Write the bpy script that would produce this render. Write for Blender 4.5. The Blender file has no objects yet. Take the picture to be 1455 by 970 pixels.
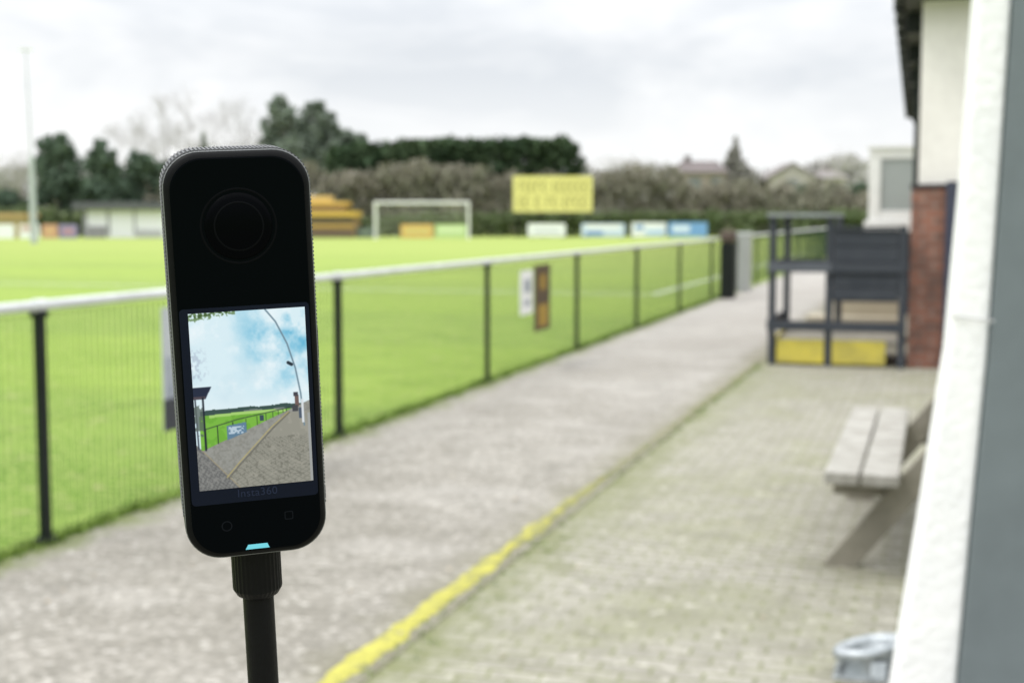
import bpy, math, random
import numpy as np
from mathutils import Matrix, Vector
random.seed(7); rng=np.random.default_rng(7)
sc=bpy.context.scene
sc.view_settings.view_transform='Standard'
try: sc.view_settings.look='None'
except Exception: pass
sc.view_settings.exposure=0
COL=sc.collection
# survey frame: the path runs along +Y; the far side of the ground is laid out turned by YAW
YAW=math.radians(17.15); C=math.cos(YAW); S=math.sin(YAW)
def at(t,d,z=0.0):
    X=t*d; return (X*C-d*S, X*S+d*C, z)
def lin(*c):
    out=[]
    for x in c:
        x=x/255.0
        out.append(x/12.92 if x<=0.04045 else ((x+0.055)/1.055)**2.4)
    return tuple(out)

# ---------------------------------------------------------------- materials
def base_mat(name):
    m=bpy.data.materials.new(name); m.use_nodes=True
    nt=m.node_tree; b=nt.nodes['Principled BSDF']
    return m,nt,b
def N(nt,t,**kw):
    n=nt.nodes.new(t)
    for k,v in kw.items():
        if hasattr(n,k): setattr(n,k,v)
    return n
def mix(nt,f,a,b,blend='MIX'):
    n=nt.nodes.new('ShaderNodeMix'); n.data_type='RGBA'; n.blend_type=blend
    for sock,val in ((n.inputs[0],f),(n.inputs[6],a),(n.inputs[7],b)):
        if isinstance(val,(int,float)): sock.default_value=val
        elif isinstance(val,tuple): sock.default_value=(*val[:3],1)
        else: nt.links.new(val,sock)
    return n.outputs[2]
def noise(nt,co,scale,detail=4,rough=0.55,dist=0.0):
    n=nt.nodes.new('ShaderNodeTexNoise'); n.inputs['Scale'].default_value=scale
    n.inputs['Detail'].default_value=detail; n.inputs['Roughness'].default_value=rough
    n.inputs['Distortion'].default_value=dist
    nt.links.new(co,n.inputs['Vector']); return n.outputs['Fac']
def ramp(nt,f,a,b,lo=0.0,hi=1.0):
    n=nt.nodes.new('ShaderNodeMapRange'); n.inputs[1].default_value=a; n.inputs[2].default_value=b
    n.inputs[3].default_value=lo; n.inputs[4].default_value=hi
    nt.links.new(f,n.inputs[0]); return n.outputs[0]
def math2(nt,op,a,b=None,c=None):
    n=nt.nodes.new('ShaderNodeMath'); n.operation=op
    for i,v in enumerate((a,b,c)):
        if v is None: continue
        if isinstance(v,(int,float)): n.inputs[i].default_value=v
        else: nt.links.new(v,n.inputs[i])
    return n.outputs[0]
def objco(nt):
    return nt.nodes.new('ShaderNodeTexCoord').outputs['Object']
def scaled(nt,co,s):
    n=nt.nodes.new('ShaderNodeMapping'); n.inputs['Scale'].default_value=s; nt.links.new(co,n.inputs[0]); return n.outputs[0]
def bump(nt,b,h,strength=0.3,dist=0.01):
    n=nt.nodes.new('ShaderNodeBump'); n.inputs['Strength'].default_value=strength
    n.inputs['Distance'].default_value=dist
    nt.links.new(h,n.inputs['Height']); nt.links.new(n.outputs[0],b.inputs['Normal'])
def pm(name,c1,c2=None,scale=8.0,rough=0.7,bmp=0.15,lo=0.35,hi=0.65,metal=0.0,spec=0.5,bd=0.01):
    m,nt,b=base_mat(name)
    if c2 is None: c2=tuple(x*0.75 for x in c1)
    co=objco(nt); f=noise(nt,co,scale,3)
    f2=noise(nt,co,scale*6,2)
    c=mix(nt,ramp(nt,f,lo,hi),c1,c2)
    c=mix(nt,0.25,c,mix(nt,f2,tuple(x*0.6 for x in c1),tuple(min(1,x*1.3) for x in c1)))
    nt.links.new(c,b.inputs['Base Color'])
    b.inputs['Roughness'].default_value=rough; b.inputs['Metallic'].default_value=metal
    b.inputs['Specular IOR Level'].default_value=spec
    if bmp: bump(nt,b,f2,bmp,bd)
    return m
def foliage(name,c1,c2,scale=0.5,dk=0.5):
    m,nt,b=base_mat(name); co=objco(nt)
    f=noise(nt,co,scale,2); f2=noise(nt,co,scale*6,1)
    c=mix(nt,ramp(nt,f,0.35,0.65),c1,c2)
    c=mix(nt,ramp(nt,f2,0.35,0.7),c,tuple(x*dk for x in c1))
    nt.links.new(c,b.inputs['Base Color']); b.inputs['Roughness'].default_value=0.9
    b.inputs['Specular IOR Level'].default_value=0.0
    return m

def mk_grass():
    m,nt,b=base_mat('grass_mat'); co=objco(nt)
    big=noise(nt,co,0.22,3,0.6); mid=noise(nt,co,1.5,3,0.7); fine=noise(nt,co,14,2,0.7)
    c=mix(nt,ramp(nt,big,0.36,0.60),(0.145,0.240,0.045),(0.205,0.300,0.062))
    c=mix(nt,ramp(nt,mid,0.42,0.68),c,(0.110,0.190,0.036))
    c=mix(nt,ramp(nt,fine,0.40,0.70),c,(0.27,0.345,0.10))
    c=mix(nt,ramp(nt,noise(nt,co,6,2),0.60,0.70,0,.8),c,(0.33,0.34,0.15))
    sp=N(nt,'ShaderNodeSeparateXYZ'); nt.links.new(co,sp.inputs[0])
    w=math2(nt,'SINE',math2(nt,'MULTIPLY',sp.outputs[1],0.62))
    s=ramp(nt,w,-0.25,0.25)
    c=mix(nt,s,c,mix(nt,0.16,c,(0.34,0.46,0.07)))
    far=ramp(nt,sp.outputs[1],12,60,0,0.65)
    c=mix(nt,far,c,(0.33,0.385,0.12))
    nt.links.new(c,b.inputs['Base Color']); b.inputs['Roughness'].default_value=0.95
    b.inputs['Specular IOR Level'].default_value=0.03
    return m
def mk_concrete():
    m,nt,b=base_mat('concrete_mat'); co=objco(nt)
    big=noise(nt,co,0.6,3,0.6,0.4); mid=noise(nt,co,3.5,4,0.75); fine=noise(nt,co,26,3,0.8); chip=noise(nt,co,22,2,0.6)
    c=mix(nt,ramp(nt,big,0.36,0.62),(0.350,0.328,0.288),(0.262,0.246,0.212))
    c=mix(nt,ramp(nt,mid,0.44,0.62,0,.78),c,(0.200,0.187,0.156))
    c=mix(nt,ramp(nt,fine,0.42,0.60,0,0.75),c,(0.145,0.136,0.112))
    c=mix(nt,ramp(nt,chip,0.58,0.70,0,.65),c,(0.56,0.535,0.485))
    wet_sheen=noise(nt,scaled(nt,co,(.7,1.6,1)),0.9,3,0.6)  # wet sheen painted as paler streaks in the base colour
    c=mix(nt,ramp(nt,wet_sheen,0.56,0.74,0,0.40),c,(0.46,0.438,0.405))
    sp=N(nt,'ShaderNodeSeparateXYZ'); nt.links.new(co,sp.inputs[0])
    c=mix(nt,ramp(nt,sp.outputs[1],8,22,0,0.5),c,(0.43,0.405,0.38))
    e=math2(nt,'MULTIPLY_ADD',mid,0.7,sp.outputs[0])
    c=mix(nt,ramp(nt,e,-3.30,-3.48),c,(0.14,0.16,0.065))
    e2=math2(nt,'MULTIPLY_ADD',mid,0.5,sp.outputs[0])
    c=mix(nt,ramp(nt,e2,-1.78,-1.50,0,0.6),c,(0.160,0.152,0.09))
    nt.links.new(c,b.inputs['Base Color'])
    nt.links.new(ramp(nt,big,0.3,0.6,0.6,0.9),b.inputs['Roughness'])
    b.inputs['Specular IOR Level'].default_value=0.3
    return m
def mk_paver():
    m,nt,b=base_mat('paver_mat'); co=objco(nt)
    nz=nt.nodes.new('ShaderNodeTexNoise'); nz.inputs['Scale'].default_value=2.0; nz.inputs['Detail'].default_value=1; nt.links.new(co,nz.inputs['Vector'])
    ad=nt.nodes.new('ShaderNodeMixRGB'); ad.blend_type='ADD'; ad.inputs[0].default_value=0.03
    nt.links.new(co,ad.inputs[1]); nt.links.new(nz.outputs['Color'],ad.inputs[2])
    br=nt.nodes.new('ShaderNodeTexBrick'); br.inputs['Scale'].default_value=1.0
    br.inputs['Brick Width'].default_value=0.17; br.inputs['Row Height'].default_value=0.085
    br.inputs['Mortar Size'].default_value=0.008; br.inputs['Mortar Smooth'].default_value=0.5
    br.inputs['Color1'].default_value=(0.355,0.338,0.288,1); br.inputs['Color2'].default_value=(0.275,0.262,0.222,1)
    br.inputs['Mortar'].default_value=(0.165,0.175,0.085,1)
    nt.links.new(ad.outputs[0],br.inputs['Vector'])
    big=noise(nt,co,0.8,4,0.7,0.6); mid=noise(nt,co,4.5,3,0.8); fine=noise(nt,co,34,2,0.75); chip=noise(nt,co,13,2,0.6)
    mossc=mix(nt,0.58,br.outputs['Color'],(0.195,0.205,0.095))
    c=mix(nt,ramp(nt,big,0.46,0.62,0,0.8),br.outputs['Color'],mossc)
    c=mix(nt,ramp(nt,mid,0.46,0.66,0,0.65),c,mix(nt,0.6,c,(0.16,0.15,0.115)))
    c=mix(nt,ramp(nt,fine,0.45,0.65,0,0.5),c,(0.16,0.152,0.12))
    c=mix(nt,ramp(nt,chip,0.61,0.73,0,.65),c,(0.54,0.515,0.455))
    sp=N(nt,'ShaderNodeSeparateXYZ'); nt.links.new(co,sp.inputs[0])
    e=math2(nt,'MULTIPLY_ADD',mid,-0.8,sp.outputs[0])
    c=mix(nt,ramp(nt,e,-1.80,-2.18,0,.7),c,(0.15,0.165,0.06))
    nt.links.new(c,b.inputs['Base Color']); b.inputs['Roughness'].default_value=0.8
    b.inputs['Specular IOR Level'].default_value=0.3
    bump(nt,b,br.outputs['Fac'],-0.4,0.01); return m
def mk_brick():
    m,nt,b=base_mat('brick_mat'); co=objco(nt)
    sp=N(nt,'ShaderNodeSeparateXYZ'); nt.links.new(co,sp.inputs[0])
    a=math2(nt,'ADD',sp.outputs[0],sp.outputs[1])
    cb=nt.nodes.new('ShaderNodeCombineXYZ'); nt.links.new(a,cb.inputs[0]); nt.links.new(sp.outputs[2],cb.inputs[1])
    br=nt.nodes.new('ShaderNodeTexBrick'); br.inputs['Scale'].default_value=1.0
    br.inputs['Brick Width'].default_value=0.225; br.inputs['Row Height'].default_value=0.075
    br.inputs['Mortar Size'].default_value=0.008
    br.inputs['Color1'].default_value=(0.29,0.115,0.072,1); br.inputs['Color2'].default_value=(0.17,0.075,0.052,1)
    br.inputs['Mortar'].default_value=(0.26,0.21,0.18,1); nt.links.new(cb.outputs[0],br.inputs['Vector'])
    f=noise(nt,co,3,4); c=mix(nt,ramp(nt,f,0.46,0.66),br.outputs['Color'],(0.11,0.065,0.052))
    nt.links.new(c,b.inputs['Base Color']); b.inputs['Roughness'].default_value=0.85
    bump(nt,b,br.outputs['Fac'],-0.4,0.01); return m
def mk_yellowkerb():
    m,nt,b=base_mat('worn_yellow_mat'); co=objco(nt)
    f=noise(nt,co,11,4,0.75); f2=noise(nt,co,40,3)
    sp=N(nt,'ShaderNodeSeparateXYZ'); nt.links.new(co,sp.inputs[0])
    wear=ramp(nt,sp.outputs[1],5.0,7.9,0.0,0.26)
    c=mix(nt,ramp(nt,f2,0.35,0.65),(0.46,0.43,0.10),(0.34,0.325,0.08))
    ff=math2(nt,'ADD',f,wear)
    c=mix(nt,ramp(nt,ff,0.52,0.66,0,0.9),c,(0.21,0.21,0.10))
    nt.links.new(c,b.inputs['Base Color']); b.inputs['Roughness'].default_value=0.9
    b.inputs['Specular IOR Level'].default_value=0.15
    bump(nt,b,f,0.6,0.01); return m
def plain(name,c,rough=0.5,metal=0,spec=0.5):
    m,nt,b=base_mat(name); co=objco(nt); f=noise(nt,co,30,1)
    nt.links.new(mix(nt,f,tuple(x*0.9 for x in c),tuple(min(1,x*1.08) for x in c)),b.inputs['Base Color'])
    b.inputs['Roughness'].default_value=rough; b.inputs['Metallic'].default_value=metal
    b.inputs['Specular IOR Level'].default_value=spec; return m
def emit(name,c,s=1.0):
    m,nt,b=base_mat(name); b.inputs['Base Color'].default_value=(0.003,0.003,0.003,1); b.inputs['Specular IOR Level'].default_value=0.05
    b.inputs['Emission Color'].default_value=(*c,1); b.inputs['Emission Strength'].default_value=s; return m

M_grass=mk_grass(); M_conc=mk_concrete(); M_pav=mk_paver(); M_brick=mk_brick(); M_yk=mk_yellowkerb()
M_moss=pm('mossy_edge_mat',(0.16,0.17,0.08),(0.25,0.23,0.17),6,0.9,0.5,spec=.2)
M_galv=pm('galvanised_mat',(0.66,0.68,0.68),(0.52,0.54,0.54),5,0.5,0.05,metal=0.1)
M_blackpost=pm('black_paint_mat',(0.010,0.013,0.012),(0.016,0.02,0.018),9,0.6,0.1,spec=.2)
M_wire=plain('wire_mat',(0.025,0.05,0.02),0.6,0,.2)
M_white=pm('white_paint_mat',(0.84,0.84,0.83),(0.77,0.78,0.78),3,0.6,0.1)
M_cream=pm('cream_render_mat',(0.80,0.765,0.725),(0.74,0.705,0.665),2,0.85,0.2)
M_dgrey=pm('dark_grey_paint_mat',(0.034,0.040,0.050),(0.050,0.056,0.066),4,0.65,0.1,spec=.3)
M_pgrey=pm('slate_grey_paint_mat',(0.155,0.185,0.195),(0.13,0.155,0.165),2,0.7,0.1)
M_navy=pm('navy_paint_mat',(0.03,0.035,0.065),(0.04,0.045,0.07),3,0.5,0.05)
M_yellow=pm('yellow_board_mat',(0.58,0.49,0.07),(0.36,0.31,0.07),5,0.6,0.1)
M_ochre=pm('ochre_mat',(0.40,0.36,0.27),(0.34,0.30,0.22),2,0.7,0.1)
M_wood=pm('weathered_wood_mat',(0.27,0.25,0.20),(0.18,0.168,0.13),6,0.85,0.4)
M_woodtop=pm('grey_wood_mat',(0.42,0.405,0.37),(0.24,0.23,0.195),9,0.8,0.4,lo=.3,hi=.6)
M_tile=pm('roof_tile_mat',(0.05,0.045,0.045),(0.03,0.028,0.03),4,0.8,0.3)
M_redtile=pm('red_roof_mat',(0.15,0.125,0.12),(0.115,0.10,0.098),1,0.85,0.2)
M_glass=plain('dark_glass_mat',(0.15,0.17,0.175),0.12,0,0.6)
M_bglass=plain('pale_glass_mat',(0.34,0.37,0.37),0.15,0,0.6)
M_bark=pm('bark_mat',(0.15,0.13,0.11),(0.10,0.09,0.075),3,0.9,0.4)
M_twig=pm('twig_mat',(0.40,0.38,0.38),(0.32,0.30,0.30),3,0.9,0)
M_metal=pm('galvanised_fitting_mat',(0.50,0.53,0.54),(0.24,0.27,0.29),18,0.35,0.4,metal=0.65)

# ---------------------------------------------------------------- mesh builder
class MB:
    def __init__(s): s.v=[]; s.f=[]
    def add(s,vs,fs):
        o=len(s.v); s.v+= [tuple(p) for p in vs]; s.f+=[tuple(i+o for i in f) for f in fs]; return s
    def box(s,x0,x1,y0,y1,z0,z1):
        return s.add([(x0,y0,z0),(x1,y0,z0),(x1,y1,z0),(x0,y1,z0),(x0,y0,z1),(x1,y0,z1),(x1,y1,z1),(x0,y1,z1)],
          [(0,3,2,1),(4,5,6,7),(0,1,5,4),(1,2,6,5),(2,3,7,6),(3,0,4,7)])
    def cyl(s,p0,p1,r0,r1=None,n=12,caps=True):
        if r1 is None: r1=r0
        p0=Vector(p0);p1=Vector(p1);a=(p1-p0)
        if a.length<1e-9: return s
        a.normalize(); u=a.orthogonal().normalized(); w=a.cross(u)
        vs=[]
        for p,r in ((p0,r0),(p1,r1)):
            for i in range(n):
                t=2*math.pi*i/n; vs.append(p+u*(r*math.cos(t))+w*(r*math.sin(t)))
        fs=[(i,(i+1)%n,n+(i+1)%n,n+i) for i in range(n)]
        if caps: fs+=[tuple(range(n))[::-1],tuple(range(n,2*n))]
        return s.add(vs,fs)
    def beam(s,p0,p1,w,h,up=(0,0,1)):
        p0=Vector(p0);p1=Vector(p1);a=(p1-p0).normalized(); u=a.cross(Vector(up)).normalized(); q=u.cross(a)
        vs=[]
        for p in (p0,p1):
            for sx,sy in ((-1,-1),(1,-1),(1,1),(-1,1)): vs.append(p+u*(sx*w/2)+q*(sy*h/2))
        return s.add(vs,[(0,3,2,1),(4,5,6,7),(0,1,5,4),(1,2,6,5),(2,3,7,6),(3,0,4,7)])
ORG={}
def smooth(o,ang=None):
    for p in o.data.polygons: p.use_smooth=True
def build(mb,name,mat,parent=None,origin=None,turned=False,bevel=0,local=False,sm=False):
    V=mb.v
    if turned: V=[(x*C-y*S,x*S+y*C,z) for x,y,z in V]
    if parent is not None: org=ORG[parent.name]
    else: 
        org=origin if origin is not None else (0,0,0)
    if not local: V=[(x-org[0],y-org[1],z-org[2]) for x,y,z in V]
    me=bpy.data.meshes.new(name); me.from_pydata(V,[],mb.f); me.update()
    o=bpy.data.objects.new(name,me); COL.objects.link(o)
    if mat: me.materials.append(mat)
    if parent is not None: o.parent=parent
    else: o.location=org
    ORG[o.name]=org
    if bevel:
        b=o.modifiers.new('b','BEVEL'); b.width=bevel; b.segments=2; b.limit_method='ANGLE'
    if sm: smooth(o)
    return o
def empty(name,loc):
    o=bpy.data.objects.new(name,None); o.empty_display_size=0.2; COL.objects.link(o); o.location=loc; ORG[o.name]=tuple(loc); return o
def tag(o,label,cat,group=None):
    o['label']=label; o['category']=cat
    if group: o['group']=group
    return o
def struct(o): o['kind']='structure'; return o

# ---------------------------------------------------------------- ground sheets
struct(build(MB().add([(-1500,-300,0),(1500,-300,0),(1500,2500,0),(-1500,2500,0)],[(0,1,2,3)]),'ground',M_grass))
struct(build(MB().add([(-3.86,-4,0.008),(-1.74,-4,0.008),(-1.66,62,0.008),(-3.86,62,0.008)],[(0,1,2,3)]),'path',M_conc))
struct(build(MB().add([(-1.9,-4,0.004),(8,-4,0.004),(8,14.6,0.004),(-1.9,14.6,0.004)],[(0,1,2,3)]),'pavement',M_pav))
struct(build(MB().add([(-1.9,14.6,0.004),(8,14.6,0.004),(8,62,0.004),(-1.9,62,0.004)],[(0,1,2,3)]),'side_path',M_conc))
def edging(name,y0,y1,w,h,mat,jit):
    n=int((y1-y0)/0.035); vs=[];fs=[]; dl=dr=0
    for i in range(n+1):
        y=y0+(y1-y0)*i/n; xc=-1.83+0.0095*(y-4)
        dl=dl*.75+random.uniform(-jit,jit)*.6; dr=dr*.75+random.uniform(-jit,jit)*.6
        tp=w/2*(1-.35*max(0,min(1,(y-5.0)/2.6)))  if name=='kerb_painted' else w/2
        a=tp+dl; b=tp+dr
        vs+=[(xc-a,y,0.004),(xc-a*0.75,y,h+random.uniform(-.002,.002)),(xc+b*0.75,y,h+random.uniform(-.002,.002)),(xc+b,y,0.004)]
        if i: 
            o=4*(i-1); fs+=[(o+j,o+j+1,o+5+j,o+4+j) for j in range(3)]
    return struct(build(MB().add(vs,fs),name,mat,sm=True))
edging('kerb_painted',-2,7.6,0.095,0.016,M_yk,0.020)
edging('kerb',7.605,14.1,0.062,0.016,M_moss,0.018)
M_line=pm('line_paint_mat',(0.75,0.78,0.7),(0.5,0.6,0.4),3,0.8,0.1)
struct(build(MB().add([(-60,26.4,0.004),(-5.2,26.4,0.004),(-5.2,26.52,0.004),(-60,26.52,0.004)],[(0,1,2,3)]),'pitch_marking',M_line))
struct(build(MB().add([(-5.32,26.525,0.004),(-5.2,26.525,0.004),(-5.2,88,0.004),(-5.32,88,0.004)],[(0,1,2,3)]),'pitch_marking',M_line))

def tufts(name,pts,hmin,hmax,mat):
    vs=[];fs=[]
    for (x,y) in pts:
        for k in range(7):
            a=random.uniform(0,6.28); h=random.uniform(hmin,hmax); l=random.uniform(0.2,0.9)*h
            bx=x+random.uniform(-.02,.02); by=y+random.uniform(-.02,.02); w=0.004
            o=len(vs)
            vs+=[(bx-w*math.sin(a),by+w*math.cos(a),0.0),(bx+w*math.sin(a),by-w*math.cos(a),0.0),(bx+l*math.cos(a),by+l*math.sin(a),h)]
            fs.append((o,o+1,o+2))
    o=build(MB().add(vs,fs),name,mat); o['kind']='stuff'; return o
M_tuft=foliage('tuft_mat',(0.15,0.23,0.05),(0.22,0.30,0.08),1.0,.7)
pts=[]
for i in range(2600):
    y=3+25*random.random()**1.3; pts.append((-3.885+random.gauss(0,0.035),y))
tufts('grass_verge',pts,0.015,0.06,M_tuft)
pts=[(-1.79+0.0095*(y-4)+random.gauss(0.01,0.025),y) for y in [random.uniform(3.6,14) for _ in range(420)]]
pts+=[(-1.72+random.gauss(0,.05),random.gauss(m_,.12)) for m_ in (4.4,5.2,5.9) for _ in range(16)]
tufts('weeds',pts,0.006,0.022,M_tuft)
vs=[];fs=[]
for i in range(110):
    x=random.uniform(-3.7,-.2); y=3.5+10*random.random()**1.4; s_=random.uniform(.006,.016); a=random.uniform(0,6.28); o_=len(vs)
    for k in range(5):
        t_=a+k*1.2566; r_=s_*random.uniform(.5,1.1); vs.append((x+r_*math.cos(t_),y+r_*math.sin(t_),.013+random.uniform(0,.006)))
    fs.append(tuple(range(o_,o_+5)))
lt=build(MB().add(vs,fs),'leaf_litter',pm('leaf_litter_mat',(.42,.36,.26),(.22,.16,.10),2,.8,0)); lt['kind']='stuff'

# ---------------------------------------------------------------- perimeter fence
FX=-3.88
fence=empty('pitch_fence',(FX,5.3,0))
tag(fence,'pitch-side fence, black posts, pale tubular top rail, mesh infill','fence')
posts_y=[5.30+3.255*i for i in range(-2,17)]
mb=MB(); mb.box(-.021,.021,-.021,.021,0,1.08); mb.box(-.04,.04,-.04,.04,0,.035); mb.box(-.03,.03,-.03,.03,1.05,1.075)
p0=None
for i,y in enumerate(posts_y):
    if p0 is None:
        p0=build(mb,'post',M_blackpost,fence,local=True,bevel=.003); p=p0
    else:
        p=p0.copy(); COL.objects.link(p); p.parent=fence
    p.location=(0,y-5.3,0)
mb=MB(); mb.cyl((FX,posts_y[0],1.103),(FX,posts_y[-1],1.103),0.0245,n=16)
for y in posts_y: mb.cyl((FX,y-.04,1.103),(FX,y+.04,1.103),0.030,n=16)
build(mb,'top_rail',M_galv,fence,sm=False)
mb=MB()
L=3.255-.05
n=int(L/0.05)
for k in range(n+1):
    y=.025+L*k/n; mb.box(-.0017,.0017,y-.0017,y+.0017,.04,1.07)
for z in (.05,.56,1.06):
    mb.box(-.0030,-.0018,.025,.025+L,z-.001,z+.001)
w0=None
for y in posts_y[:-1]:
    if w0 is None: w0=build(mb,'mesh_panel',M_wire,fence,local=True); w=w0
    else: w=w0.copy(); COL.objects.link(w); w.parent=fence
    w.location=(0,y-5.3,0)
def fsign(y0,y1,z0,z1,parts,label,name='fence_sign'):
    e=empty(name,(FX+.03,(y0+y1)/2,z0)); tag(e,label,'sign')
    for k,(a,b,c,d,m,nm) in enumerate(parts):
        build(MB().box(FX+.03+.002*k,FX+.036+.002*k,y0+(y1-y0)*a,y0+(y1-y0)*b,z0+(z1-z0)*c,z0+(z1-z0)*d),nm,m,e)
    return e
M_brown=pm('brown_sign_mat',(0.06,0.04,0.022),(0.11,0.07,0.03),9,0.6,0)
M_amber=pm('amber_sign_mat',(0.42,0.27,0.03),(0.2,0.12,0.02),12,0.6,0)
M_blueg=pm('blue_grey_sign_mat',(0.26,0.29,0.34),(0.40,0.43,0.46),10,0.6,0)
M_charc=plain('charcoal_sign_mat',(0.03,0.035,0.045))
fsign(12.74,13.16,.55,.98,[(0,1,0,1,M_white,'board'),(.3,.8,.2,.32,M_blueg,'print'),(.3,.8,.5,.8,M_blueg,'print')],'small white notice tied to the pitch fence','fence_notice')
fsign(13.22,13.80,.35,1.02,[(0,1,0,1,M_brown,'board'),(.25,.85,.06,.40,M_amber,'print'),(.35,.7,.62,.85,M_amber,'print')],'dark board with amber patch fixed to the fence')
fsign(6.275,7.5,.38,1.03,[(0,1,0,1,plain('banner_grey_mat',(.46,.49,.51)),'board'),(.015,1,.26,.60,M_blueg,'print'),(0,1,0,.26,M_charc,'print')],'blue-grey and white sponsor banner hung on the fence')

e=empty('litter_bin',(-3.66,25.5,0)); tag(e,'tall black litter bin with brown top beside the fence','bin')
build(MB().box(-3.80,-3.54,25.3,25.6,0,1.04),'body',M_blackpost,e,bevel=.03)
build(MB().box(-3.81,-3.53,25.28,25.62,1.045,1.26),'lid',pm('brown_lid_mat',(0.10,0.07,0.055)),e,bevel=.05)
e=empty('gate_post',(-3.7,27.9,0)); tag(e,'pale grey square gate post beside the fence','post')
build(MB().box(-3.83,-3.57,27.8,28.05,0,1.15),'post',plain('gate_grey_mat',(.36,.37,.37)),e,bevel=.02)
build(MB().box(-3.845,-3.555,27.78,28.07,1.152,1.2),'cap',M_galv,e,bevel=.01)

# ---------------------------------------------------------------- clubhouse
club=empty('clubhouse',(-.25,14.25,0)); tag(club,'single-storey clubhouse with cream upper walls on brick plinth','building')
build(MB().box(-.25,6,14.25,31,0,1.80),'brick_wall',M_brick,club)
build(MB().box(-.19,6,14.31,31,1.803,3.9),'upper_wall',M_cream,club)
build(MB().box(-.262,.22,14.235,14.29,1.78,1.83),'ledge',M_tile,club,bevel=.004)
e0,e1=-.36,-.60
roof=MB(); roof.add([(e0,13.95,3.62),(6.5,13.95,3.62),(6.5,31.3,3.62),(e1,31.3,3.62),(e0,13.95,3.80),(e1,31.3,3.80),(3,13.95,5.6),(3,31.3,5.6),(6.5,13.95,3.8),(6.5,31.3,3.8)],
 [(0,3,2,1),(0,4,5,3),(4,6,7,5),(6,8,9,7),(1,2,9,8),(0,1,8,6,4),(3,5,7,9,2)])
rf=build(roof,'roof',M_tile,club)
mb=MB()
mb.cyl((e0-.055,13.95,3.70),(e1-.055,31.3,3.70),.05,n=10)
for k in range(18):
    xx=e0+(e1-e0)*k/17.3; mb.box(xx-.115,xx,14+k,14.03+k,3.62,3.78)
build(mb,'gutter',M_blackpost,rf)
for k in range(6):
    build(MB().box(-.36-.035*k,-.2,15+k*2.8,15.08+k*2.8,3.40,3.61),'bracket',M_blackpost,rf,bevel=.01)
mb=MB(); mb.cyl((.135,14.165,0),(.135,14.165,1.85),.06,n=14)
build(mb,'drainpipe',M_navy,club,sm=False)
mb=MB(); mb.cyl((-.3,20.0,1.9),(-.3,20.0,3.62),.04,n=12); build(mb,'downpipe',M_blackpost,club)
bay=build(MB().box(-.98,-.27,22.05,24.5,.02,1.27),'bay_window',M_dgrey,club)
mb=MB()
mb.box(-1.02,-.85,22,22.1,1.45,2.40); mb.box(-.36,-.26,22,22.1,1.45,2.40); mb.box(-1.02,-.26,22,22.1,2.405,2.55); mb.box(-1.02,-.93,22.102,24.5,1.45,1.62)
mb.box(-.847,-.363,22.01,22.09,1.45,1.60)
mb.box(-1.02,-.93,22.102,22.3,1.622,2.40); mb.box(-1.02,-.93,23.2,23.35,1.622,2.40); mb.box(-1.02,-.93,24.3,24.5,1.622,2.40); mb.box(-1.02,-.93,22.102,24.5,2.405,2.55)
build(mb,'window_frame',M_white,bay,bevel=.005)
build(MB().box(-1.08,-.26,21.94,24.55,1.28,1.448),'window_sill',M_white,bay,bevel=.01)
mb=MB(); mb.box(-.85,-.36,22.04,22.06,1.602,2.40); mb.box(-.97,-.95,22.31,24.3,1.625,2.4); build(mb,'window_glass',M_bglass,bay)
build(MB().box(-1.05,-.26,21.96,24.55,2.552,2.59),'bay_roof',M_white,bay)

# ---------------------------------------------------------------- viewing platform with dark rails
pl=empty('railed_platform',(-.93,14.6,0)); tag(pl,'dark grey timber railed platform with yellow skirting by the clubhouse','platform')
build(MB().box(-1.55,-.32,14.17,15.6,.2,.25),'deck',M_wood,pl)
for a,b in ((-1.53,-1.06),(-.98,-.46)): build(MB().box(a,b,14.10,14.13,.03,.27),'skirting_board',M_yellow,pl,bevel=.004)
build(MB().box(-1.60,-1.57,14.2,15.5,.03,.27),'skirting_board',M_yellow,pl,bevel=.004)
for (x,y,h) in [(-1.585,14.13,1.52),(-1.02,14.13,1.50),(-.31,14.10,1.42),(-1.585,15.55,1.52),(-1.02,15.55,1.5)]:
    build(MB().box(x-.035,x+.035,y-.035,y+.035,0,h),'post',M_dgrey,pl,bevel=.006)
def rail(a,b,z0,z1,y=14.06,th=.03,ax='x',m=M_dgrey):
    if ax=='x': mb=MB().box(a,b,y,y+th,z0,z1)
    else: mb=MB().box(y,y+th,a,b,z0,z1)
    return build(mb,'rail',m,pl,bevel=.004)
M_lgrey=pm('weathered_grey_mat',(0.24,0.26,0.27),(0.18,0.195,0.205),3,0.7,0.1)
M_mgrey=pm('mid_grey_paint_mat',(0.085,0.095,0.11),(0.065,0.072,0.085),3,0.7,0.1)
rail(-1.64,-.98,1.505,1.54,14.05,.12,m=M_lgrey); rail(-1.63,-1.0,.95,1.05,14.05,m=M_mgrey); rail(-.997,-.27,.95,1.05,14.05,m=M_dgrey); rail(-1.63,-.27,.36,.46,14.05,m=M_dgrey)
rail(14.2,15.6,1.505,1.54,-1.65,.12,'y',m=M_lgrey); rail(14.2,15.5,.95,1.05,-1.64,.03,'y'); rail(14.2,15.5,.36,.46,-1.64,.03,'y')
rail(-1.63,-.98,1.505,1.54,15.52,.1,m=M_lgrey);rail(-1.63,-.98,.94,1.04,15.6)
mb=MB()
mb.box(-.98,-.35,14.10,14.125,.66,1.38)
for z0,z1 in ((.68,.80),(.812,.94),(1.06,1.21),(1.222,1.38)): mb.box(-.98,-.35,14.082,14.099,z0,z1)
build(mb,'slatted_panel',M_dgrey,pl,bevel=.003)
build(MB().box(-.98,-.34,14.05,14.2,1.385,1.41),'ledge',M_dgrey,pl)
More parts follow.
